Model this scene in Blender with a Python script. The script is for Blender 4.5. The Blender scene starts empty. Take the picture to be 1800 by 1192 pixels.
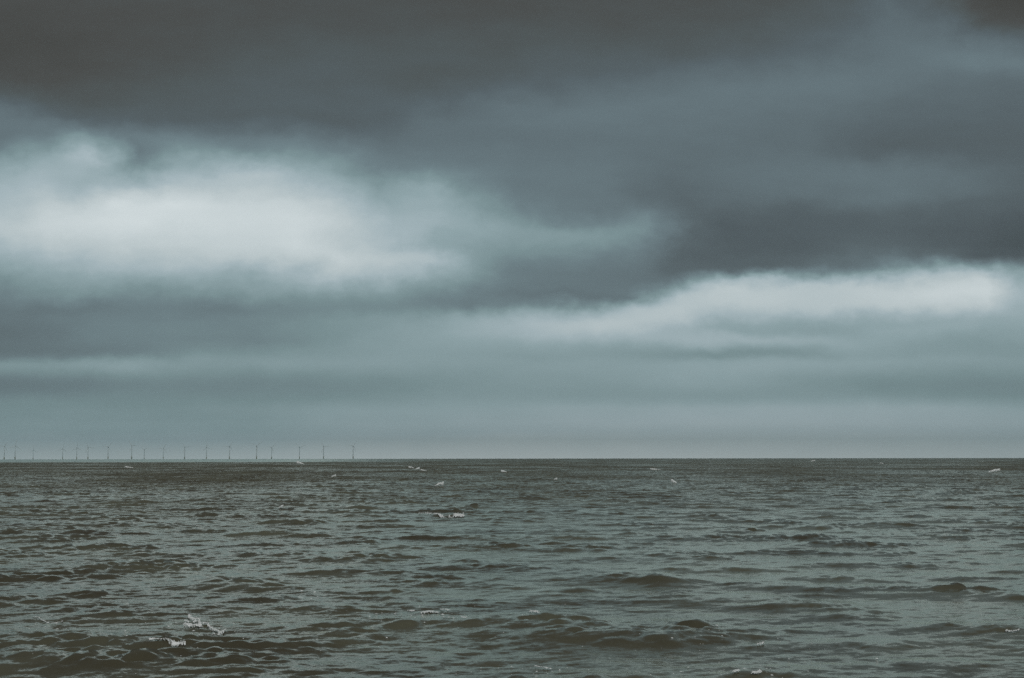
import bpy, math, random
import numpy as np

# ------------------------------------------------------------------ camera
W0, H0, F = 1800.0, 1192.0, 2500.0          # photograph's frame, focal length in its pixels
CAM_H = 4.0
R_E = 6371000.0
DIP = math.sqrt(2 * CAM_H / R_E)
PITCH = math.atan(210.3 / F) - DIP
ROLL = math.radians(0.078)

scene = bpy.context.scene
cam_d = bpy.data.cameras.new("camera")
cam = bpy.data.objects.new("camera", cam_d)
scene.collection.objects.link(cam)
cam_d.sensor_width = 36.0
cam_d.lens = 50.0
cam_d.clip_start = 0.1
cam_d.clip_end = 60000
cam.location = (0, 0, CAM_H)
cam.rotation_mode = 'XYZ'
from mathutils import Matrix, Vector
M = Matrix.Rotation(math.pi / 2 + PITCH, 4, 'X') @ Matrix.Rotation(-ROLL, 4, 'Z')
cam.matrix_world = Matrix.Translation((0, 0, CAM_H)) @ M
scene.camera = cam

scene.view_settings.view_transform = 'Standard'
scene.view_settings.look = 'None'
scene.view_settings.exposure = 0.0
scene.view_settings.gamma = 1.0
scene.render.dither_intensity = 2.0
scene.cycles.use_denoising = False
scene.cycles.max_bounces = 6
scene.cycles.volume_bounces = 1
scene.cycles.sample_clamp_indirect = 4.0

# ------------------------------------------------------------------ sun
SUN_EL, SUN_AZ = math.radians(52), math.radians(155)   # high, behind the cloud and the camera
sun_d = bpy.data.lights.new("sun", 'SUN')
sun_d.energy = 1.5
sun_d.angle = math.radians(24)
sun_d.color = (1.0, 0.98, 0.95)
sun = bpy.data.objects.new("sun", sun_d)
scene.collection.objects.link(sun)
sd = Vector((math.cos(SUN_EL) * math.sin(SUN_AZ), math.cos(SUN_EL) * math.cos(SUN_AZ), math.sin(SUN_EL)))
sun.rotation_euler = sd.to_track_quat('Z', 'Y').to_euler()
sun.location = (0, -20, 60)

# ------------------------------------------------------------------ node helpers
def s2l(c):
    c = c / 255.0
    return c / 12.92 if c <= 0.04045 else ((c + 0.055) / 1.055) ** 2.4

class NT:
    def __init__(self, tree):
        self.t = tree
    def n(self, typ, **kw):
        nd = self.t.nodes.new(typ)
        for k, v in kw.items():
            setattr(nd, k, v)
        return nd
    def put(self, sock, v):
        if hasattr(v, 'is_output'):
            self.t.links.new(v, sock)
        else:
            sock.default_value = v
    def m(self, op, a, b=None, c=None, clamp=False):
        nd = self.n('ShaderNodeMath', operation=op, use_clamp=clamp)
        self.put(nd.inputs[0], a)
        if b is not None: self.put(nd.inputs[1], b)
        if c is not None: self.put(nd.inputs[2], c)
        return nd.outputs[0]
    def v(self, op, a, b=None, out=0):
        nd = self.n('ShaderNodeVectorMath', operation=op)
        self.put(nd.inputs[0], a)
        if b is not None: self.put(nd.inputs[1], b)
        return nd.outputs[out]
    def comb(self, x, y, z):
        nd = self.n('ShaderNodeCombineXYZ')
        for s, q in zip(nd.inputs, (x, y, z)): self.put(s, q)
        return nd.outputs[0]
    def sep(self, a):
        nd = self.n('ShaderNodeSeparateXYZ')
        self.put(nd.inputs[0], a)
        return nd.outputs
    def noise(self, vec, scale, detail=3.0, rough=0.5, out='Fac', dist=0.0):
        nd = self.n('ShaderNodeTexNoise')
        self.put(nd.inputs['Vector'], vec)
        nd.inputs['Scale'].default_value = scale
        nd.inputs['Detail'].default_value = detail
        nd.inputs['Roughness'].default_value = rough
        nd.inputs['Distortion'].default_value = dist
        return nd.outputs[out]
    def ramp(self, fac, stops, interp='LINEAR'):
        nd = self.n('ShaderNodeValToRGB')
        r = nd.color_ramp
        r.interpolation = interp
        stops = sorted(stops)
        r.elements[0].position = stops[0][0]; r.elements[0].color = stops[0][1]
        r.elements[1].position = stops[-1][0]; r.elements[1].color = stops[-1][1]
        for p, c in stops[1:-1]:
            e = r.elements.new(p); e.color = c
        self.put(nd.inputs[0], fac)
        return nd.outputs[0]
    def smooth(self, x, a, b, lo=0.0, hi=1.0):
        nd = self.n('ShaderNodeMapRange', interpolation_type='SMOOTHSTEP')
        self.put(nd.inputs[0], x)
        for i, q in zip((1, 2, 3, 4), (a, b, lo, hi)): nd.inputs[i].default_value = q
        return nd.outputs[0]
    def mixf(self, f, a, b):
        nd = self.n('ShaderNodeMix', data_type='FLOAT')
        self.put(nd.inputs[0], f); self.put(nd.inputs[2], a); self.put(nd.inputs[3], b)
        return nd.outputs[0]
    def mixc(self, f, a, b):
        nd = self.n('ShaderNodeMix', data_type='RGBA')
        self.put(nd.inputs[0], f); self.put(nd.inputs[6], a); self.put(nd.inputs[7], b)
        return nd.outputs[2]

# ------------------------------------------------------------------ world: Nishita sky under a lid of stratocumulus
world = bpy.data.worlds.new("World")
scene.world = world
world.use_nodes = True
wt = world.node_tree
wt.nodes.clear()
w = NT(wt)
tc = w.n('ShaderNodeTexCoord')
dx, dy, dz = w.sep(tc.outputs['Generated'])
sinp = math.sin(PITCH + DIP)

# cloud brightness by direction (columns: azimuth, rows: elevation), as cloud decks seen over the sea
COLS = list(range(-75, 1951, 75))
def _r(t):
    v = [float(q) for q in t.replace(':', ' ').replace(',', ' ').split()]
    return v[0::2], v[1::2]
G = {
   0: '0:74 200:75 450:77 600:77 900:76 1200:78 1400:80 1500:86 1560:98 1620:104 1640:92 1680:72 1800:64',
  50: '0:70 150:72 300:76 600:79 900:80 1200:81 1300:83 1400:88 1500:97 1600:107 1660:100 1700:88 1800:80',
 100: '0:70 150:72 300:78 450:84 600:86 900:84 1050:90 1200:88 1300:97 1400:98 1500:105 1600:111 1750:119 1800:112',
 140: '0:76 150:76 300:82 450:88 600:88 750:84 900:90 1050:96 1200:104 1300:109 1480:114 1600:108 1800:103',
 180: '0:100 75:90 150:84 300:88 450:90 600:92 750:94 850:102 900:106 1050:109 1200:112 1350:111 1500:109 1600:102 1800:98',
 210: '0:112 75:106 150:98 225:96 300:93 450:93 600:92 680:94 750:104 850:108 950:113 1050:113 1200:110 1400:107 1600:98 1800:97',
 240: '0:112 75:124 140:145 200:118 250:112 330:122 400:112 450:112 525:116 600:110 650:100 750:108 900:107 1050:110 1200:108 1400:106 1560:94 1800:94',
 270: '0:128 60:140 140:184 175:160 200:124 240:117 330:152 400:142 450:136 525:134 600:132 650:118 700:108 750:112 900:112 1050:109 1200:105 1400:106 1560:93 1800:94',
 300: '0:158 75:168 150:172 225:140 300:170 410:182 450:180 525:162 600:150 650:132 700:120 750:130 820:118 900:114 1050:112 1200:104 1350:109 1500:111 1650:106 1800:95',
 325: '0:172 75:180 150:170 225:178 300:192 450:190 525:182 600:166 650:146 700:142 750:157 800:140 850:120 900:116 1050:112 1200:100 1350:108 1500:109 1620:112 1700:104 1800:96',
 350: '0:180 75:192 150:188 225:206 275:216 350:206 450:203 525:197 600:182 650:162 700:155 750:163 800:152 850:130 900:120 950:115 1050:112 1200:98 1300:103 1450:104 1620:108 1800:94',
 375: '0:188 75:200 150:205 225:214 300:212 450:208 525:207 600:193 650:174 700:166 750:166 800:160 850:146 900:132 950:118 1050:115 1130:120 1200:97 1300:95 1400:91 1500:93 1600:97 1800:86',
 397: '0:194 75:205 150:209 300:210 450:207 525:210 600:198 650:180 700:170 750:170 800:167 850:156 900:146 950:128 1000:126 1050:134 1150:132 1185:105 1230:88 1300:87 1400:89 1600:92 1700:85 1800:80',
 415: '0:186 75:198 150:201 300:204 450:205 525:209 600:194 650:182 700:173 750:160 800:160 850:158 900:150 950:148 1000:142 1050:145 1100:141 1150:125 1190:97 1230:88 1300:85 1500:92 1600:94 1700:84 1800:77',
 435: '0:172 75:186 150:191 300:197 450:202 525:207 600:196 650:186 700:180 750:164 800:152 850:146 900:143 1000:140 1050:136 1100:126 1150:115 1190:97 1300:84 1400:85 1500:97 1600:99 1700:84 1800:78',
 455: '0:160 75:170 150:179 300:190 450:191 600:202 650:195 700:190 750:185 780:180 810:156 850:140 900:132 1000:128 1050:122 1100:116 1150:110 1200:94 1300:90 1400:92 1500:102 1600:114 1650:112 1700:97 1760:90 1800:92',
 475: '0:142 75:157 150:165 225:174 300:179 450:168 600:192 700:185 750:176 790:170 820:148 850:132 900:122 1000:116 1100:112 1150:108 1200:100 1250:108 1300:102 1400:106 1500:115 1560:130 1600:152 1650:174 1700:172 1750:164 1800:142',
 490: '0:134 75:146 150:156 300:163 450:156 600:177 700:168 750:158 800:148 850:126 900:120 1000:114 1100:112 1150:110 1200:116 1250:158 1300:166 1380:166 1430:138 1500:152 1600:186 1700:200 1780:190 1800:160',
 505: '0:128 75:138 150:148 300:147 450:150 600:158 700:150 750:142 800:132 850:121 900:117 1000:113 1100:112 1150:118 1200:148 1250:188 1300:192 1400:186 1450:181 1500:188 1600:198 1700:208 1770:205 1800:172',
 520: '0:120 75:130 150:138 300:134 450:138 600:142 700:138 750:130 800:125 900:114 1050:112 1100:114 1130:124 1160:152 1200:180 1250:197 1350:196 1450:190 1550:196 1650:205 1750:204 1800:172',
 540: '0:112 150:116 225:121 300:122 350:116 450:126 600:134 700:132 750:127 800:122 850:120 880:134 920:148 960:150 1000:136 1040:150 1100:169 1150:182 1200:191 1300:191 1400:186 1600:190 1700:192 1770:187 1800:168',
 560: '0:105 150:116 300:119 450:123 600:136 700:139 750:142 800:148 850:155 900:165 950:172 1000:181 1100:185 1200:186 1250:168 1350:160 1450:154 1600:159 1700:165 1800:158',
 580: '0:101 75:108 150:118 300:121 450:122 600:136 700:144 750:150 800:157 850:163 900:168 1000:179 1100:180 1200:168 1300:149 1400:146 1500:150 1600:158 1800:150',
 600: '0:101 75:108 150:115 300:120 450:122 600:135 700:146 800:151 900:157 1100:158 1200:165 1270:167 1400:160 1500:154 1600:145 1700:141 1800:145',
 622: '0:106 75:109 150:111 225:117 300:124 450:136 600:140 700:146 800:147 850:142 1000:144 1100:142 1200:137 1300:132 1400:136 1500:148 1600:142 1800:138',
 640: '0:137 75:136 150:143 225:147 300:139 450:139 600:143 900:143 1050:146 1200:149 1350:153 1500:149 1650:144 1800:141',
 672: '0:105 75:107 150:114 300:121 450:119 600:124 700:127 800:132 900:137 1050:138 1200:147 1300:144 1400:136 1500:130 1600:126 1800:124',
 700: '0:118 150:121 300:121 450:121 600:127 700:130 850:137 1050:133 1200:136 1300:136 1500:135 1600:129 1800:125',
 717: '0:123 150:124 300:124 450:128 600:138 750:141 900:143 1050:146 1200:150 1350:152 1500:150 1650:148 1800:141',
 740: '0:124 150:126 300:125 450:126 600:139 750:141 900:145 1050:150 1200:155 1500:153 1800:146',
 765: '0:131 150:132 300:131 450:131 600:142 750:142 900:147 1200:149 1500:148 1800:144',
 803: '0:140 150:142 300:144 450:147 600:152 900:152 1200:153 1350:150 1500:149 1800:143',
}
G = {y: list(np.interp(COLS, *_r(t))) for y, t in G.items()}
cp, sp = math.cos(PITCH + DIP), sinp
def row_v(y):
    yc = (H0 / 2 - y) / F
    p = PITCH
    return (math.sin(p) + math.cos(p) * yc) / (math.cos(p) - math.sin(p) * yc)
VMAX = row_v(-10)
VMIN = row_v(812)
depth = w.m('MAXIMUM', w.m('ADD', w.m('MULTIPLY', dy, math.cos(PITCH)), w.m('MULTIPLY', dz, math.sin(PITCH))), 0.05)
u0 = w.m('DIVIDE', dx, depth)
v0 = w.m('DIVIDE', dz, w.m('MAXIMUM', dy, 0.05))
uv = w.comb(u0, w.m('MULTIPLY', v0, 1.5), 3.7)
# ragged cloud edges: warp the directions with turbulence
warpA = w.v('SUBTRACT', w.noise(uv, 14.0, 5.0, 0.55, 'Color'), (0.5, 0.5, 0.5))
warpB = w.v('SUBTRACT', w.noise(w.v('ADD', uv, (5.3, 1.1, 0)), 42.0, 4.0, 0.6, 'Color'), (0.5, 0.5, 0.5))
axs, ays, _ = w.sep(warpA)
bxs, bys, _ = w.sep(warpB)
up = w.smooth(v0, 0.03, 0.12, 0.25, 1.0)             # flat bars low down, billows higher up
u1 = w.m('ADD', u0, w.m('ADD', w.m('MULTIPLY', axs, 0.045), w.m('MULTIPLY', bxs, 0.030)))
v1 = w.m('ADD', v0, w.m('MULTIPLY', up, w.m('ADD', w.m('MULTIPLY', ays, 0.020), w.m('MULTIPLY', bys, 0.013))))
vn = w.m('DIVIDE', w.m('SUBTRACT', v1, VMIN), VMAX - VMIN, clamp=True)
colv = []
for ci in range(len(COLS)):
    st = []
    for y, vals in G.items():
        g = (vals[ci] + max(0, vals[ci] - 160) * 0.12 + (5 if y > 550 else 0) + 66 * math.exp(-((803 - y) / 58.0))) / 255.0
        st.append(((row_v(y) - VMIN) / (VMAX - VMIN), (g, g, g, 1)))
    colv.append(w.ramp(vn, st, 'CARDINAL'))
xi = w.m('MULTIPLY', w.m('ADD', u1, (900.0 + 75.0) / F), F / 75.0)
L = colv[0]
for ci in range(1, len(COLS)):
    L = w.mixf(w.m('SUBTRACT', xi, ci - 1.0, clamp=True), L, colv[ci])
# the rest of the sky (above, beside, behind): the same dark lid, paler towards the horizon
vec3 = tc.outputs['Generated']
gn = w.noise(w.v('MULTIPLY', vec3, (1, 1, 3.0)), 3.0, 5.0, 0.55)
gen = w.m('ADD', w.smooth(dz, 0.0, 0.32, 0.54, 0.27), w.m('MULTIPLY', w.m('SUBTRACT', gn, 0.5), 0.18))
outside = w.m('MAXIMUM', w.smooth(v0, VMAX * 0.98, VMAX * 1.7), w.smooth(w.m('ABSOLUTE', u0), 0.37, 0.62))
outside = w.m('MAXIMUM', outside, w.smooth(dy, 0.0, 0.3, 1.0, 0.0))
L = w.mixf(outside, L, gen)
# finer cloud texture
fine = w.noise(w.comb(u0, w.m('MULTIPLY', v0, 3.2), 9.1), 26.0, 5.0, 0.55)
L = w.m('ADD', L, w.m('MULTIPLY', w.m('SUBTRACT', fine, 0.5), 0.03))
TINT = [(0, 0, 0, 0), (60, 62, 60, 55), (74, 74, 75, 73), (84, 80, 87, 88), (96, 87, 98, 103), (112, 101, 116, 122),
        (125, 111, 129, 135), (140, 125, 147, 151), (160, 147, 168, 173), (180, 169, 186, 192), (200, 192, 204, 207), (225, 218, 227, 229), (255, 250, 255, 255)]
col_hi = w.ramp(L, [(t[0] / 255.0, (s2l(t[1]), s2l(t[2]), s2l(t[3]), 1)) for t in TINT])
TINT_LO = [(0, 0, 0, 0), (60, 55, 62, 64), (84, 78, 87, 92)] + TINT[4:]
col_lo = w.ramp(L, [(t[0] / 255.0, (s2l(t[1]), s2l(t[2]), s2l(t[3]), 1)) for t in TINT_LO])
col = w.mixc(w.smooth(v0, 0.17, 0.26), col_lo, col_hi)
sky = w.n('ShaderNodeTexSky', sky_type='NISHITA', sun_disc=False)
sky.sun_elevation = SUN_EL
sky.sun_rotation = SUN_AZ
sky.air_density = 1.5
bg_sky = w.n('ShaderNodeBackground'); wt.links.new(sky.outputs[0], bg_sky.inputs[0]); bg_sky.inputs[1].default_value = 0.05
bg_cl = w.n('ShaderNodeBackground'); wt.links.new(col, bg_cl.inputs[0]); bg_cl.inputs[1].default_value = 1.0
mixs = w.n('ShaderNodeMixShader'); mixs.inputs[0].default_value = 0.97
wt.links.new(bg_sky.outputs[0], mixs.inputs[1]); wt.links.new(bg_cl.outputs[0], mixs.inputs[2])
wo = w.n('ShaderNodeOutputWorld'); wt.links.new(mixs.outputs[0], wo.inputs[0])
world.cycles.sampling_method = 'MANUAL'
world.cycles.sample_map_resolution = 1024

# ------------------------------------------------------------------ materials
def new_mat(name):
    m = bpy.data.materials.new(name)
    m.use_nodes = True
    m.node_tree.nodes.clear()
    return m, NT(m.node_tree)

def finish(m, n, bsdf):
    o = n.n('ShaderNodeOutputMaterial')
    m.node_tree.links.new(bsdf, o.inputs[0])

def sea_material():
    m, n = new_mat("muddy sea water")
    g = n.n('ShaderNodeNewGeometry')
    P = g.outputs['Position']
    px, py, pz = n.sep(P)
    dist = n.v('LENGTH', P, out=1)
    # wind ripples too small for the mesh: slopes added to the normal
    c1 = n.noise(n.v('MULTIPLY', P, (0.8, 1.4, 0.0)), 2.1, 5.0, 0.62, 'Color')
    c2 = n.noise(n.v('MULTIPLY', P, (1.0, 1.6, 0.0)), 13.0, 3.0, 0.6, 'Color')
    s1 = n.v('MULTIPLY', n.v('SUBTRACT', c1, (0.5, 0.5, 0.5)), (0.50, 0.75, 0.0))
    s2 = n.v('MULTIPLY', n.v('SUBTRACT', c2, (0.5, 0.5, 0.5)), (0.22, 0.34, 0.0))
    # gusts: patches of rougher and smoother water
    gust = n.noise(n.v('MULTIPLY', P, (0.6, 1.0, 0.0)), 0.05, 4.0, 0.55)
    lanes = n.noise(n.v('MULTIPLY', P, (1.0, 0.45, 0.0)), 0.022, 4.0, 0.6)
    lee = n.smooth(n.m('DIVIDE', px, n.m('ADD', dist, 5.0)), -0.18, 0.2, 0.85, 0.36)                       # smoother water to the right
    near = n.smooth(dist, 60.0, 220.0)
    amp = n.m('MULTIPLY', n.smooth(gust, 0.3, 0.7, 0.6, 1.3), n.mixf(near, lee, 1.0))
    far = n.smooth(dist, 60.0, 900.0, 1.0, 1.5)
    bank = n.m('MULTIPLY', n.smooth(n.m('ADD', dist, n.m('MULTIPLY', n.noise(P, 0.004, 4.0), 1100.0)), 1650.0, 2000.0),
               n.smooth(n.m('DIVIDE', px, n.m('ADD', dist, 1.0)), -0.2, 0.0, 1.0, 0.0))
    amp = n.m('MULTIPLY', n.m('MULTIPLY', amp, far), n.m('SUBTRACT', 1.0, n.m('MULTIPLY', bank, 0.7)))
    sc = n.n('ShaderNodeVectorMath', operation='SCALE')
    n.put(sc.inputs[0], n.v('ADD', s1, s2)); n.put(sc.inputs['Scale'], amp)
    # seen at a low angle, only the wave faces turned to the viewer show: mean visible slope grows with distance
    tow = n.n('ShaderNodeVectorMath', operation='SCALE')
    n.put(tow.inputs[0], n.v('MULTIPLY', g.outputs['Incoming'], (1, 1, 0)))
    n.put(tow.inputs['Scale'], n.m('MULTIPLY', n.m('MULTIPLY', n.m('ADD', n.smooth(n.m('LOGARITHM', dist, 10.0), 1.7, 3.0, 0.0, 0.19), n.m('MULTIPLY', n.m('SUBTRACT', lee, 0.5), 0.10)), n.m('MULTIPLY', n.smooth(gust, 0.25, 0.75, 0.7, 1.25), n.smooth(lanes, 0.35, 0.65, 0.55, 1.35))), n.m('SUBTRACT', 1.0, bank)))
    nrm = n.v('NORMALIZE', n.v('ADD', n.v('ADD', g.outputs['Normal'], sc.outputs[0]), tow.outputs[0]))
    silt = n.noise(P, 0.11, 4.0, 0.6)
    base = n.mixc(n.smooth(silt, 0.3, 0.7), (0.050, 0.042, 0.025, 1), (0.115, 0.118, 0.082, 1))
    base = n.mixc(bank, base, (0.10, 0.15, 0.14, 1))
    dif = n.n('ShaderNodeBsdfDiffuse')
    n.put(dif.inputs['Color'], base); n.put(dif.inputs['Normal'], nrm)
    gl = n.n('ShaderNodeBsdfGlossy')
    gl.inputs['Color'].default_value = (1.0, 1.0, 0.92, 1)
    gl.inputs['Roughness'].default_value = 0.14
    n.put(gl.inputs['Normal'], nrm)
    fr = n.n('ShaderNodeFresnel')
    fr.inputs['IOR'].default_value = 1.47
    n.put(fr.inputs['Normal'], nrm)
    mx = n.n('ShaderNodeMixShader')
    n.put(mx.inputs[0], fr.outputs[0])
    m.node_tree.links.new(dif.outputs[0], mx.inputs[1]); m.node_tree.links.new(gl.outputs[0], mx.inputs[2])
    finish(m, n, mx.outputs[0])
    return m

def foam_material():
    m, n = new_mat("sea foam white")
    g = n.n('ShaderNodeNewGeometry')
    f = n.noise(g.outputs['Position'], 9.0, 4.0, 0.6)
    c = n.mixc(n.smooth(f, 0.35, 0.6), (0.72, 0.78, 0.77, 1), (0.90, 0.94, 0.95, 1))
    b = n.n('ShaderNodeBsdfPrincipled')
    n.put(b.inputs['Base Color'], c)
    b.inputs['Roughness'].default_value = 0.7
    # thin lather: the water shows through where the bubbles are sparse
    thin = n.smooth(n.noise(g.outputs['Position'], 22.0, 3.0, 0.6), 0.36, 0.48, 0.55, 1.0)
    n.put(b.inputs['Alpha'], thin)
    finish(m, n, b.outputs[0])
    return m

def paint_material(name, colr, rough):
    m, n = new_mat(name)
    g = n.n('ShaderNodeTexCoord')
    f = n.noise(n.v('MULTIPLY', g.outputs['Object'], (1, 1, 0.2)), 0.4, 4.0, 0.6)
    d = tuple(q * 0.8 for q in colr[:3]) + (1,)
    b = n.n('ShaderNodeBsdfPrincipled')
    n.put(b.inputs['Base Color'], n.mixc(n.smooth(f, 0.35, 0.65), d, colr))
    b.inputs['Roughness'].default_value = rough
    finish(m, n, b.outputs[0])
    return m

SEA = sea_material()
FOAM = foam_material()
PAINT = paint_material("light grey turbine paint", (0.74, 0.82, 0.84, 1), 0.5)
YELLOW = paint_material("yellow foundation paint", (0.55, 0.38, 0.05, 1), 0.6)

# ------------------------------------------------------------------ pixel -> place on the water (used only to lay things out)
Rm = M.to_3x3()
def ray(px, py):
    d = Rm @ Vector(((px - W0 / 2) / F, (H0 / 2 - py) / F, -1.0))
    return d
def on_sea(px, py, z=0.0):
    d = ray(px, py)
    hx = math.hypot(d.x, d.y)
    s = -d.z / hx
    # CAM_H - z = s r - r^2/2R
    h = CAM_H - z
    disc = s * s - 2 * h / R_E
    r = (s - math.sqrt(disc)) * R_E if disc > 0 else s * R_E
    return d.x / hx * r, d.y / hx * r, r
Ri = np.array(Rm.transposed())
def project(x, y, z):
    q = Ri @ np.vstack([np.ravel(x), np.ravel(y), np.ravel(z) - CAM_H])
    return W0 / 2 + F * q[0] / -q[2], H0 / 2 - F * q[1] / -q[2]

# ------------------------------------------------------------------ wave field
rng = np.random.default_rng(11)
KP = 2 * math.pi / 6.5
def cascade(N, L, klo, khi, seed, A, heading, spread):
    rg = np.random.default_rng(seed)
    k1 = 2 * math.pi * np.fft.fftfreq(N, L / N)
    kx, ky = np.meshgrid(k1, k1, indexing='ij')
    k = np.hypot(kx, ky); k[0, 0] = 1.0
    c = np.abs((kx * math.sin(heading) + ky * math.cos(heading)) / k)
    D = (1 - spread) * c ** 4 * 8 / 3 + spread
    S = A / (2 * math.pi) / k ** 4 * np.exp(-1.1 * (KP / k) ** 2) * D
    S *= 1 / (1 + np.exp(-(k - klo) / (0.08 * klo))) / (1 + np.exp((k - khi) / (0.08 * khi)))
    S *= 1 + 1.6 / (1 + np.exp((k - 1.15) / 0.1))      # a little more energy in the longer swell
    S[0, 0] = 0
    dk = 2 * math.pi / L
    z = (rg.normal(size=(N, N)) + 1j * rg.normal(size=(N, N))) * np.sqrt(S) * dk
    H = np.fft.ifft2(z) * N * N
    X = np.fft.ifft2(-1j * kx / k * z) * N * N
    Y = np.fft.ifft2(-1j * ky / k * z) * N * N
    return L, N, np.stack([H.real, X.real, Y.real]).astype(np.float32)

AMP = 0.0092
C1 = cascade(1024, 307.0, 0.02, 5.0, 21, AMP, math.radians(14), 0.5)
C2 = cascade(1024, 41.3, 5.0, 60.0, 7, AMP * 2.4, math.radians(-12), 0.5)

SIG1 = float(C1[2][0].std())
print('rms wave height', SIG1, float(C2[2][0].std()))

def tile(C, x, y, rot):
    L, N, T = C
    cs, sn = math.cos(rot), math.sin(rot)
    a = ((cs * x + sn * y) / L * N) % N
    b = ((-sn * x + cs * y) / L * N) % N
    i = np.floor(a).astype(np.int64); j = np.floor(b).astype(np.int64)
    fa = (a - i).astype(np.float32); fb = (b - j).astype(np.float32)
    i %= N; j %= N; i2 = (i + 1) % N; j2 = (j + 1) % N
    out = T[:, i, j] * (1 - fa) * (1 - fb) + T[:, i2, j] * fa * (1 - fb) + T[:, i, j2] * (1 - fa) * fb + T[:, i2, j2] * fa * fb
    h, X, Y = out
    return h, cs * X - sn * Y, sn * X + cs * Y

# single steeper crests: (pixel x, y of the crest in the photograph, half width px, height px, skew)
CRESTS = [(255, 872, 48, 15, 0), (20, 888, 60, 7, 0), (140, 925, 55, 15, 0), (440, 930, 60, 14, 0), (560, 988, 80, 26, 0.05),
          (1160, 993, 92, 40, 0), (955, 1083, 110, 14, -0.1), (1225, 1086, 62, 24, 0.2), (1330, 1104, 90, 5, 0.1),
          (1560, 910, 130, 20, 0.05), (1570, 884, 35, 8, 0), (1730, 868, 80, 13, 0), (1440, 1038, 60, 10, 0), (1310, 1022, 110, 8, 0),
          (1680, 1030, 90, 11, 0), (1750, 1008, 60, 10, 0), (210, 1150, 190, 22, -0.25), (370, 1092, 60, 10, 0.3),
          (1170, 938, 36, 10, 0), (740, 1008, 55, 8, 0), (520, 925, 40, 7, 0), (740, 940, 60, 8, 0), (300, 1120, 90, 12, 0),
          (1510, 1096, 34, 4, 0), (600, 1065, 90, 9, -0.1), (650, 930, 50, 6, 0), (880, 925, 50, 7, 0), (1310, 900, 45, 6, 0)]
CR = []
for (cx, cy, hw, hh, sk) in CRESTS:
    x, y, r = on_sea(cx, cy + hh * 0.8)
    CR.append((x, y, hw * r / F * 0.80, hh * r / F * 0.36, sk, max(0.45, hh * r / F * 2.6)))

def sea(x, y):
    """parameter point -> displaced surface point"""
    x = np.asarray(x, np.float64); y = np.asarray(y, np.float64)
    r = np.hypot(x, y)
    h1, X1, Y1 = tile(C1, x, y, 0.0)
    h2, X2, Y2 = tile(C2, x, y, 0.4)
    # calmer water close in on the right, and patchiness
    calm = 1 - 0.48 / (1 + np.exp(-(x - 1 - 0.03 * r) / (3.0 + 0.04 * r))) / (1 + np.exp((r - 110) / 35.0))
    patch = 1 + 0.35 * np.sin(x * 0.11 + 1.3 * np.sin(y * 0.05)) * np.sin(y * 0.083 + 1.0 + np.sin(x * 0.04))
    b = calm * patch
    q = h1 / SIG1
    env = 0.36 + 1.3 / (1 + np.exp(-(q + 0.9 * X1 / SIG1 - 1.2) * 2.2))        # ripples gather on the crests
    b = b * env
    s_ = 2.6 * np.tanh(q / 2.6)
    h = SIG1 * 0.85 * (np.exp(0.55 * s_) - 1) / 0.55 * 0.72 * (0.5 + 0.5 * calm) * (0.75 + 0.25 / (1 + np.exp(-(r - 65) / 10.0)))   # peaked crests, flat troughs
    ch = 1.0
    boost = np.ones_like(h)
    X = x + ch * X1 * calm
    Y = y + ch * Y1 * calm
    for (cx, cy, wx, A, sk, ln) in CR:
        m = (np.abs(x - cx) < 3.2 * wx) & (np.abs(y - cy) < 6 * ln + abs(sk) * 3 * wx)
        if not m.any():
            continue
        dxm = x[m] - cx
        dym = y[m] - cy - sk * dxm - 0.25 * ln * np.sin(dxm / wx * 2.1 + cx) 
        lat = np.exp(-np.abs(dxm / wx) ** 1.5) * (1 + 0.12 * np.sin(dxm / wx * 3.1 + cy))
        t_ = np.where(dym < 0, -dym / (0.75 * ln), dym / (1.5 * ln))
        prof = np.exp(0.25 - np.sqrt(t_ * t_ * 2.2 + 0.0625))
        h[m] += A * lat * prof
        Y[m] -= 0.35 * A * lat * prof
        boost[m] += 0.9 * lat * prof
    b = b * boost
    h = h + h2 * b
    X = X + 0.6 * X2 * b
    Y = Y + 0.6 * Y2 * b
    return X, Y, h - r * r / (2 * R_E)

def mesh_obj(name, verts, faces, mat, parent=None, smooth=True):
    me = bpy.data.meshes.new(name)
    me.from_pydata(verts, [], faces)
    me.materials.append(mat)
    if smooth:
        me.polygons.foreach_set('use_smooth', [True] * len(me.polygons))
    me.update()
    o = bpy.data.objects.new(name, me)
    scene.collection.objects.link(o)
    if parent: o.parent = parent
    return o

def grid_obj(name, X, Y, Z, mat, keep=None, wrap=False):
    nr, nc = X.shape
    co = np.stack([X, Y, Z], -1).reshape(-1, 3).astype(np.float32)
    idx = np.arange(nr * nc).reshape(nr, nc)
    if wrap:
        idx = np.hstack([idx, idx[:, :1]])
    q = np.stack([idx[:-1, :-1], idx[:-1, 1:], idx[1:, 1:], idx[1:, :-1]], -1)
    if keep is not None:
        q = q[keep]
    q = q.reshape(-1, 4)
    if keep is not None:
        used = np.unique(q)
        lut = np.zeros(len(co), np.int64); lut[used] = np.arange(len(used))
        co = co[used]; q = lut[q]
    me = bpy.data.meshes.new(name)
    me.vertices.add(len(co)); me.vertices.foreach_set('co', co.ravel())
    me.loops.add(q.size); me.loops.foreach_set('vertex_index', q.ravel().astype(np.int32))
    me.polygons.add(len(q)); me.polygons.foreach_set('loop_start', np.arange(0, q.size, 4, dtype=np.int32))
    me.polygons.foreach_set('use_smooth', np.ones(len(q), bool))
    me.materials.append(mat)
    me.update(calc_edges=True)
    me.validate()
    o = bpy.data.objects.new(name, me)
    scene.collection.objects.link(o)
    return o

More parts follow.
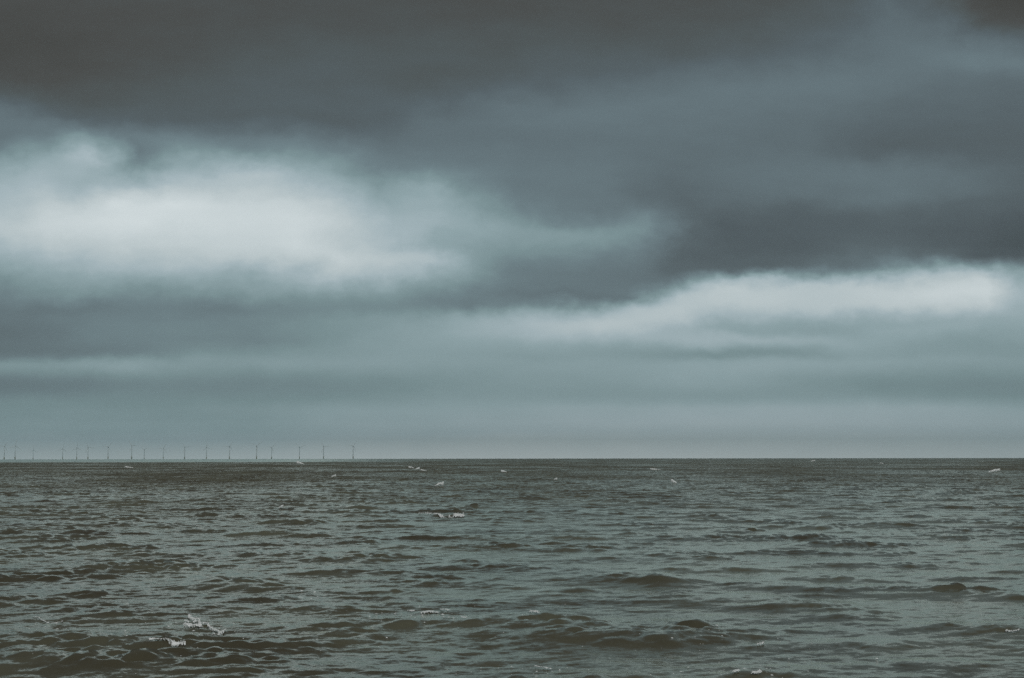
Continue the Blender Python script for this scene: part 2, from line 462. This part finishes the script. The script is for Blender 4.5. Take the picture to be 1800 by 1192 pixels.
def build_sea():
    # polar sheet round the viewer, fine ahead, coarse beside and behind
    fine_a = np.radians(np.arange(-24, 24.001, 0.045))
    coarse = np.radians(np.concatenate([np.arange(-180, -24, 1.5), np.arange(25.5, 180, 1.5)]))
    az = np.sort(np.concatenate([fine_a, coarse]))
    r = [2.0]
    while r[-1] < 16: r.append(r[-1] * 1.06)
    while r[-1] < 15000: r.append(r[-1] * (1 + (0.0042 if r[-1] < 1200 else 0.008)))
    r = np.array(r)
    A, Rr = np.meshgrid(az, r)
    # turn the winding so normals face up
    X, Y, Z = sea(Rr * np.sin(A), Rr * np.cos(A))
    X, Y, Z = X[:, ::-1], Y[:, ::-1], Z[:, ::-1]
    o = grid_obj('sea', X, Y, Z, SEA, wrap=True)
    me = o.data
    n = me.polygons[len(me.polygons) // 2].normal
    if n.z < 0:
        me.flip_normals()
    o['kind'] = 'structure'
    return o

build_sea()

# ------------------------------------------------------------------ foam
def rnd_field(ny, nx, seed, cut):
    rg = np.random.default_rng(seed)
    f = np.fft.fft2(rg.normal(size=(ny, nx)))
    ky, kx = np.meshgrid(np.fft.fftfreq(ny), np.fft.fftfreq(nx), indexing='ij')
    k = np.hypot(kx, ky * 0.6)
    f *= np.exp(-(k / cut) ** 2) + 0.12 * np.exp(-(k / (cut * 3)) ** 2)
    g = np.fft.ifft2(f).real
    return (g - g.mean()) / g.std()

def find_place(px, py, snap):
    """parameter point whose displaced surface point is seen at (px, py), snapped to a crest nearby"""
    x, y, r = on_sea(px, py)
    for _ in range(8):
        X, Y, Z = sea(np.array([x]), np.array([y]))
        tx, ty, _r = on_sea(px, py, float(Z[0] + _curv(x, y)))
        x += tx - float(X[0]); y += ty - float(Y[0])
    if snap:
        w_ = 6 * r / F
        gx, gy = np.meshgrid(x + np.linspace(-w_, w_, 15), y + np.linspace(-4, 4, 25))
        X, Y, Z = sea(gx, gy)
        i = np.argmax(Z - 0.02 * np.abs(gy - y))
        x, y = gx.ravel()[i], gy.ravel()[i]
    return x, y, r
def _curv(x, y):
    return (x * x + y * y) / (2 * R_E)

def foam_patch(name, px, py, wpx, hpx, seed, dens=0.0, depth=None, thick=None, curve=0.0, slant=0.0, snap=False, nx=90, ny=44):
    r = 0
    skew = (1 if seed % 2 else -1) * 0.75 if snap else 0.0
    if snap and not slant:
        slant = 0.22 * math.sin(seed * 1.7)
    if snap:
        py += hpx * 0.5; wpx *= 0.9; hpx *= 1.1; dens -= 0.2
    x0, y0, r = find_place(px, py, snap)
    wx = wpx * r / F
    dpt = depth if depth else max(0.25, min(hpx * r * r / (CAM_H * F), wx * 0.7))
    th = thick if thick else max(0.03, hpx * r / F * 0.75)
    a = np.linspace(-1, 1, nx); b = np.linspace(-1, 1, ny)
    Aa, Bb = np.meshgrid(a, b)
    f = rnd_field(ny, nx, seed, 0.06)
    f2 = rnd_field(ny, nx, seed + 99, 0.12)
    env = 1.15 - (np.abs(Aa) ** 2.2) * 1.25 + 0.5 * skew * Aa - (np.abs(Bb) ** 2) * 1.5
    mask = env + 0.55 * f + 0.35 * f2 - dens
    lump = np.clip(mask, 0, 1.0)
    cxp = x0 + Aa * wx / 2
    cyp = y0 + Bb * dpt / 2 + curve * dpt * np.sin(Aa * 3.0) + slant * Aa * wx / 2
    X, Y, Z = sea(cxp, cyp)
    lift = 0.012 + 0.0002 * r
    Z = Z + lift + th * (1 + skew * Aa) * np.sqrt(lump) * (0.85 + 0.15 * np.clip(f, -1, 1)) - 0.05 * th * (lump <= 0)
    m = (mask[:-1, :-1] > 0) & (mask[1:, :-1] > 0) & (mask[:-1, 1:] > 0) & (mask[1:, 1:] > 0)
    if m.sum() < 4:
        return None
    # clean rim: rim vertices go down to the water
    o = grid_obj(name, X, Y, Z, FOAM, keep=m)
    return o

def foam_lines(name, lines, seed, thick=0.025, rag=0.5, res=0.45):
    """torn foam: ragged bands along broken lines, laid on the wave surface"""
    pts = [p for l in lines for p in l[1]]
    x0 = min(p[0] for p in pts) - 8; x1 = max(p[0] for p in pts) + 8
    y0 = min(p[1] for p in pts) - 7; y1 = max(p[1] for p in pts) + 7
    cx_, cy_ = (x0 + x1) / 2, (y0 + y1) / 2
    fx, fy, r = find_place(cx_, cy_, False)
    gx, gy, _r = on_sea(cx_, cy_)
    ox, oy = fx - gx, fy - gy
    nx = int((x1 - x0) / res); ny = int((y1 - y0) / res)
    PX, PY = np.meshgrid(np.linspace(x0, x1, nx), np.linspace(y1, y0, ny))
    D = np.full(PX.shape, -99.0)
    for rad, pl in lines:
        segs = list(zip(pl[:-1], pl[1:])) if len(pl) > 1 else [(pl[0], pl[0])]
        for (ax, ay), (bx, by) in segs:
            vx, vy = bx - ax, by - ay
            t = np.clip(((PX - ax) * vx + (PY - ay) * vy) / max(vx * vx + vy * vy, 1e-6), 0, 1)
            d = np.hypot((PX - ax - t * vx) * 0.8, PY - ay - t * vy)
            D = np.maximum(D, 1 - d / rad)
    f = (0.6 * rnd_field(ny, nx, seed, 0.10) + 0.7 * rnd_field(ny, nx, seed + 1, 0.26)) * rag
    mask = D + f * 0.6
    U = np.zeros_like(PX); V = np.zeros_like(PX)
    for j in range(ny):
        for i in range(nx):
            U[j, i], V[j, i], _ = on_sea(PX[j, i], PY[j, i])
    X, Y, Z = sea(U + ox, V + oy)
    lump = np.clip(mask, 0, 1)
    Z = Z + 0.012 + 0.0003 * r + thick * np.sqrt(lump)
    m = (mask[:-1, :-1] > 0) & (mask[1:, :-1] > 0) & (mask[:-1, 1:] > 0) & (mask[1:, 1:] > 0)
    o = grid_obj(name, X, Y, Z, FOAM, keep=m)
    if o.data.polygons[0].normal.z < 0:
        o.data.flip_normals()
    return o

LINES = [
 ([(2.6, [(330, 1083), (337, 1088), (346, 1087)]), (3.2, [(325, 1098), (338, 1101), (352, 1103)]), (2.0, [(338, 1093), (347, 1090), (352, 1096)]),
   (2.3, [(350, 1098), (358, 1095), (365, 1100), (371, 1107), (382, 1110)]), (1.6, [(383, 1113), (391, 1112), (397, 1108)]), (1.0, [(372, 1115), (384, 1119)]), (1.2, [(322, 1090), (330, 1092)])],
  'broken lacy patch of white foam on the near wave at lower left, the largest whitecap', 0.035),
 ([(1.7, [(279, 1127), (292, 1126), (305, 1128), (326, 1126)]), (1.2, [(266, 1128), (280, 1128)])],
  'short thick bar of pale foam just below the large lacy foam patch', 0.02),
 ([(1.0, [(737, 903), (752, 903), (763, 904)]), (1.5, [(763, 904), (772, 908), (781, 911), (792, 911), (803, 908), (813, 909)])],
  'long thin wavy white foam line on a crest in the middle distance left of centre', 0.05),
 ([(2.8, [(933, 1079), (943, 1078)])], 'small white blob of foam on top of the peaked near wave at centre', 0.04),
 ([(1.7, [(1333, 1134), (1342, 1132)])], 'little foam fleck on smooth near water at lower right', 0.02),
 ([(1.5, [(1324, 1186), (1338, 1184)])], 'foam fleck at the bottom edge of the picture right of centre', 0.02),
 ([(1.1, [(1768, 1110), (1780, 1112), (1790, 1111)])], 'thin pale foam streak on near water at the right edge', 0.015),
 ([(1.2, [(1289, 1188), (1300, 1186)])], 'thin broken foam streak at the bottom edge, left of the thicker fleck', 0.015),
 ([(0.9, [(716, 1074), (730, 1075)]), (1.2, [(740, 1078), (755, 1076), (768, 1077)]), (1.0, [(775, 1073), (790, 1074)])], 'faint broken foam streak on the near water left of the peaked centre wave', 0.012),
 ([(0.9, [(62, 1087), (71, 1089), (80, 1095)]), (0.9, [(86, 1099), (110, 1093)])], 'thin slanting foam streak on a small near crest at the far left', 0.015),
 ([(1.5, [(811, 1086), (820, 1087)])], 'tiny dash of foam between the faint streak and the peaked centre wave', 0.015),
 ([(1.0, [(940, 1172), (955, 1175), (968, 1178)])], 'thin foam thread on the bottom edge near the picture centre', 0.012),
]
for i, (ln, lab, th) in enumerate(LINES):
    o = foam_lines('whitecap', ln, 300 + i * 3, thick=th, rag=0.7)
    o['label'] = lab; o['category'] = 'whitecap'; o['group'] = 'whitecaps on the open sea'

CAPS = [
 # px, py, w, h, dict, label
 (531, 815, 14, 4, dict(snap=True), 'bright white breaking crest near the horizon, below the right half of the turbine row'),
 (583, 839, 9, 3, dict(snap=True), 'small white crest far off, alone to the right below the end of the turbine row'),
 (717, 823, 12, 3, dict(snap=True), 'leftmost and brightest of three close white crests far off right of the turbines'),
 (733, 825, 9, 3, dict(snap=True), 'middle one of three close white crests far off right of the turbines'),
 (752, 828, 12, 2, dict(snap=True, dens=0.2), 'faint rightmost one of three close white crests far off right of the turbines'),
 (775, 854, 15, 5, dict(snap=True), 'two-humped white crest far off, straight above the long wavy foam line'),
 (887, 829, 11, 3, dict(snap=True), 'small bright white crest far off just left of the picture centre'),
 (979, 843, 6, 3, dict(snap=True), 'tiny white crest far off just right of the picture centre'),
 (1194, 849, 11, 5, dict(snap=True), 'small upright white crest far off, right of centre beyond the large dark wave'),
 (1748, 829, 20, 4, dict(snap=True, dens=0.1), 'slanting white crest far off near the right edge of the picture'),
 (1150, 826, 22, 2, dict(snap=True, dens=0.3), 'flat pale foam streak far off near the horizon right of centre'),
 (500, 893, 9, 4, dict(snap=True, dens=0.2), 'small pale crest in the left half, halfway between turbines and lacy foam patch'),
 (220, 822, 15, 2, dict(snap=True, dens=0.3), 'flat pale foam streak far off below the left half of the turbine row'),
 (1422, 811, 9, 2, dict(snap=True, dens=0.1), 'tiny white crest almost on the horizon in the right third'),
 (1555, 815, 7, 2, dict(snap=True, dens=0.1), 'tiny white crest near the horizon, left of the slanting crest at the right edge'),
]
for i, (px, py, wp, hp, kw, lab) in enumerate(CAPS):
    o = foam_patch('whitecap', px, py, wp, hp, 40 + i * 7, **kw)
    if o:
        o['label'] = lab
        o['category'] = 'whitecap'
        o['group'] = 'whitecaps on the open sea'

# loose bubbles and thin streaks nobody could count: one object
def loose_foam():
    rg = np.random.default_rng(5)
    V = []; Fc = []
    spots = [(300, 1100, 260, 60, 60), (90, 1095, 90, 25, 40), (740, 1078, 90, 12, 60), (800, 1088, 60, 6, 16), (360, 1112, 60, 24, 70), (1330, 1150, 220, 45, 60),
             (900, 1120, 900, 80, 70), (930, 1178, 130, 12, 40), (1290, 1188, 120, 8, 30), (700, 1000, 700, 120, 30), (1230, 930, 160, 20, 12), (570, 1045, 60, 10, 16)]
    for (cx, cy, sx, sy, n) in spots:
        for _ in range(n):
            px = cx + rg.normal() * sx / 2; py = cy + rg.normal() * sy / 2
            if py > 1230 or px < -40 or px > 1840 or py < 850: continue
            x, y, r = on_sea(px, py)
            w_ = rg.uniform(0.6, 3.0) * r / F * (1 if rg.random() > 0.2 else 2.0)
            d_ = w_ * rg.uniform(0.3, 0.9)
            k = 7
            th0 = rg.uniform(0, 6)
            ang = th0 + np.arange(k) * 2 * math.pi / k
            rr = rg.uniform(0.6, 1.2, k)
            gx = np.concatenate([[x], x + np.cos(ang) * rr * w_ / 2]); gy = np.concatenate([[y], y + np.sin(ang) * rr * d_ / 2])
            X, Y, Z = sea(gx, gy)
            Z = Z + 0.012 + 0.0002 * r; Z[0] += 0.25 * w_
            b = len(V)
            V += [tuple(q) for q in zip(X, Y, Z)]
            Fc += [(b, b + 1 + j, b + 1 + (j + 1) % k) for j in range(k)]
    o = mesh_obj('foam_flecks', V, Fc, FOAM)
    o['kind'] = 'stuff'
    o['label'] = 'scattered bubbles and thin flecks of foam on the near waves'
    o['category'] = 'foam'
loose_foam()

# ------------------------------------------------------------------ wind turbines
def ring_loft(rings, seg):
    """rings: list of (list of points); returns verts, faces with caps"""
    V = []; Fc = []
    for rg_ in rings: V += rg_
    for i in range(len(rings) - 1):
        for j in range(seg):
            a = i * seg + j; b = i * seg + (j + 1) % seg
            Fc.append((a, b, b + seg, a + seg))
    Fc.append(tuple(reversed(range(seg))))
    Fc.append(tuple(range((len(rings) - 1) * seg, len(rings) * seg)))
    return V, Fc

HUB = 78.0; BL = 43.0
def circle(cx, cy, z, r, seg=16):
    return [(cx + r * math.cos(2 * math.pi * j / seg), cy + r * math.sin(2 * math.pi * j / seg), z) for j in range(seg)]

def make_turbine():
    root = bpy.data.objects.new('wind_turbine', None)
    scene.collection.objects.link(root)
    v, f = ring_loft([circle(0, 0, -14, 3.0), circle(0, 0, 14, 3.0), circle(0, 0, 14.3, 4.6), circle(0, 0, 14.9, 4.6)], 16)
    mesh_obj('foundation', v, f, YELLOW, root)
    v, f = ring_loft([circle(0, 0, 14.9 + (HUB - 2 - 14.9) * t, 2.7 - 1.0 * t) for t in (0, .01, .33, .34, .66, .67, 1)], 16)
    mesh_obj('tower', v, f, PAINT, root)
    # nacelle: rounded box along Y
    rings = []
    for yy, s in ((-4.6, .55), (-4.0, .9), (-1, 1), (4, 1), (8.5, .9), (9.6, .7)):
        ring = []
        for j in range(16):
            t = 2 * math.pi * j / 16
            cx = math.copysign(abs(math.cos(t)) ** .5, math.cos(t)) * 2.1 * s
            cz = math.copysign(abs(math.sin(t)) ** .5, math.sin(t)) * 2.2 * s
            ring.append((cx, yy, HUB + cz))
        rings.append(ring)
    v, f = ring_loft(rings, 16)
    mesh_obj('nacelle', v, f, PAINT, root)
    # rotor hub (spinner), local origin at rotor centre
    rings = [[(s * math.cos(2 * math.pi * j / 16), yy, s * math.sin(2 * math.pi * j / 16)) for j in range(16)]
             for yy, s in ((1.2, 1.5), (0, 1.8), (-1.2, 1.5), (-2.1, .9), (-2.5, .25))]
    v, f = ring_loft(rings, 16)
    hub = mesh_obj('rotor_hub', v, f, PAINT, root)
    hub.location = (0, -6.0, HUB)
    # blade: twisted tapering airfoil along +X
    st = [(1.2, 1.0, 1.0, 0), (4, 1.1, .9, 5), (8, 3.2, .6, 14), (12, 3.3, .45, 11), (22, 2.3, .28, 6), (32, 1.6, .18, 2), (40, 1.0, .1, 0), (BL, .25, .05, 0)]
    rings = []
    for (d, c, t, tw) in st:
        a0 = math.radians(tw)
        ring = []
        for j in range(12):
            q = 2 * math.pi * j / 12
            cz = math.cos(q) * c / 2 + c * .15
            cy = math.sin(q) * t / 2 * (1 + .5 * math.cos(q))
            ring.append((d, cy * math.cos(a0) - cz * math.sin(a0) - 0.0006 * d * d, cz * math.cos(a0) + cy * math.sin(a0)))
        rings.append(ring)
    v, f = ring_loft(rings, 12)
    b0 = mesh_obj('blade', v, f, PAINT, hub)
    for k in (1, 2):
        b = b0.copy(); scene.collection.objects.link(b); b.parent = hub
        b.rotation_euler = (0, -k * 2 * math.pi / 3, 0)
    return root

def copy_tree(o, parent=None):
    c = o.copy(); scene.collection.objects.link(c)
    c.parent = parent
    for ch in o.children:
        copy_tree(ch, c)
    return c

# pixel x, pixel y of the hub, rotor phase, label
TURB = [
 (8.0, 784.4, 55, 'leftmost wind turbine of the row, at the picture edge, one blade to the left'),
 (27.0, 783.6, 80, 'second wind turbine from the left, close beside the one at the picture edge'),
 (58.5, 791.5, 92, 'smallest and faintest wind turbine, third from the left in the row'),
 (110.5, 789.0, 200, 'low faint wind turbine, fourth from the left in the row'),
 (135.2, 787.3, 88, 'thin hazy wind turbine, fifth from the left, left one of a close pair'),
 (155.0, 786.8, 118, 'thin hazy wind turbine, sixth from the left, right one of a close pair'),
 (190.3, 785.5, 52, 'wind turbine with one blade pointing left, seventh from the left'),
 (231.8, 783.6, 5, 'tall dark wind turbine, eighth from the left, blades up left and to the right'),
 (253.8, 790.5, 30, 'short wind turbine with its blades making a Y, ninth from the left'),
 (287.3, 788.0, 65, 'thin wind turbine, tenth from the left, one blade up to the right'),
 (324.8, 786.3, 10, 'wind turbine eleventh from the left, with blades up left and right'),
 (363.2, 786.5, 95, 'wind turbine twelfth from the left, one blade straight up and two drooping'),
 (403.6, 784.5, 60, 'wind turbine thirteenth from the left, one blade level to the left'),
 (451.2, 783.6, 38, 'wind turbine with long blade up right, fifth from the right end of the row'),
 (477.6, 787.0, 48, 'short wind turbine fourth from the right end of the row, beside a taller one'),
 (526.7, 786.6, 20, 'wind turbine third from the right end of the row, blade level to the right'),
 (569.0, 785.2, 2, 'wind turbine second from the right end of the row, with flat T-shaped rotor'),
 (620.8, 784.0, 53, 'rightmost and darkest wind turbine of the row, long blade to the left'),
]
proto = make_turbine()
YAW = math.radians(32)
for i, (px, py, ph, lab) in enumerate(TURB):
    t = proto if i == 0 else copy_tree(proto)
    d = ray(px, py)
    hx = math.hypot(d.x, d.y)
    s = d.z / hx                              # slope of the sight line to the hub
    # HUB - r^2/2R - CAM_H = s r
    a_, b_, c_ = 1 / (2 * R_E), s, -(HUB - CAM_H)
    r = (-b_ + math.sqrt(b_ * b_ - 4 * a_ * c_)) / (2 * a_)
    t.location = (d.x / hx * r, d.y / hx * r, -r * r / (2 * R_E))
    t.rotation_euler = (0, 0, YAW + random.Random(i).uniform(-.1, .1))
    hub = [c for c in t.children if c.name.startswith('rotor_hub')][0]
    hub.rotation_euler = (0, -math.radians(ph), 0)
    t['label'] = lab
    t['category'] = 'wind turbine'
    t['group'] = 'wind turbines of the offshore farm on the horizon'
    print('turbine', i, round(r))

# ------------------------------------------------------------------ haze over the sea
def haze():
    S = 15600.0
    v = [(x, y, z) for z in (-32.0, 200.0) for y in (-S, S) for x in (-S, S)]
    f = [(0, 2, 3, 1), (4, 5, 7, 6), (0, 1, 5, 4), (2, 6, 7, 3), (0, 4, 6, 2), (1, 3, 7, 5)]
    m, n = new_mat("sea haze")
    p = n.n('ShaderNodeVolumePrincipled')
    p.inputs['Color'].default_value = (0.62, 0.88, 0.96, 1)
    p.inputs['Density'].default_value = 0.00007
    p.inputs['Anisotropy'].default_value = 0.3
    o = n.n('ShaderNodeOutputMaterial')
    m.node_tree.links.new(p.outputs[0], o.inputs['Volume'])
    ob = mesh_obj('haze', v, f, m, smooth=False)
    ob['kind'] = 'stuff'
    ob['label'] = 'thin grey sea haze in the air over the water'
    ob['category'] = 'haze'
haze()
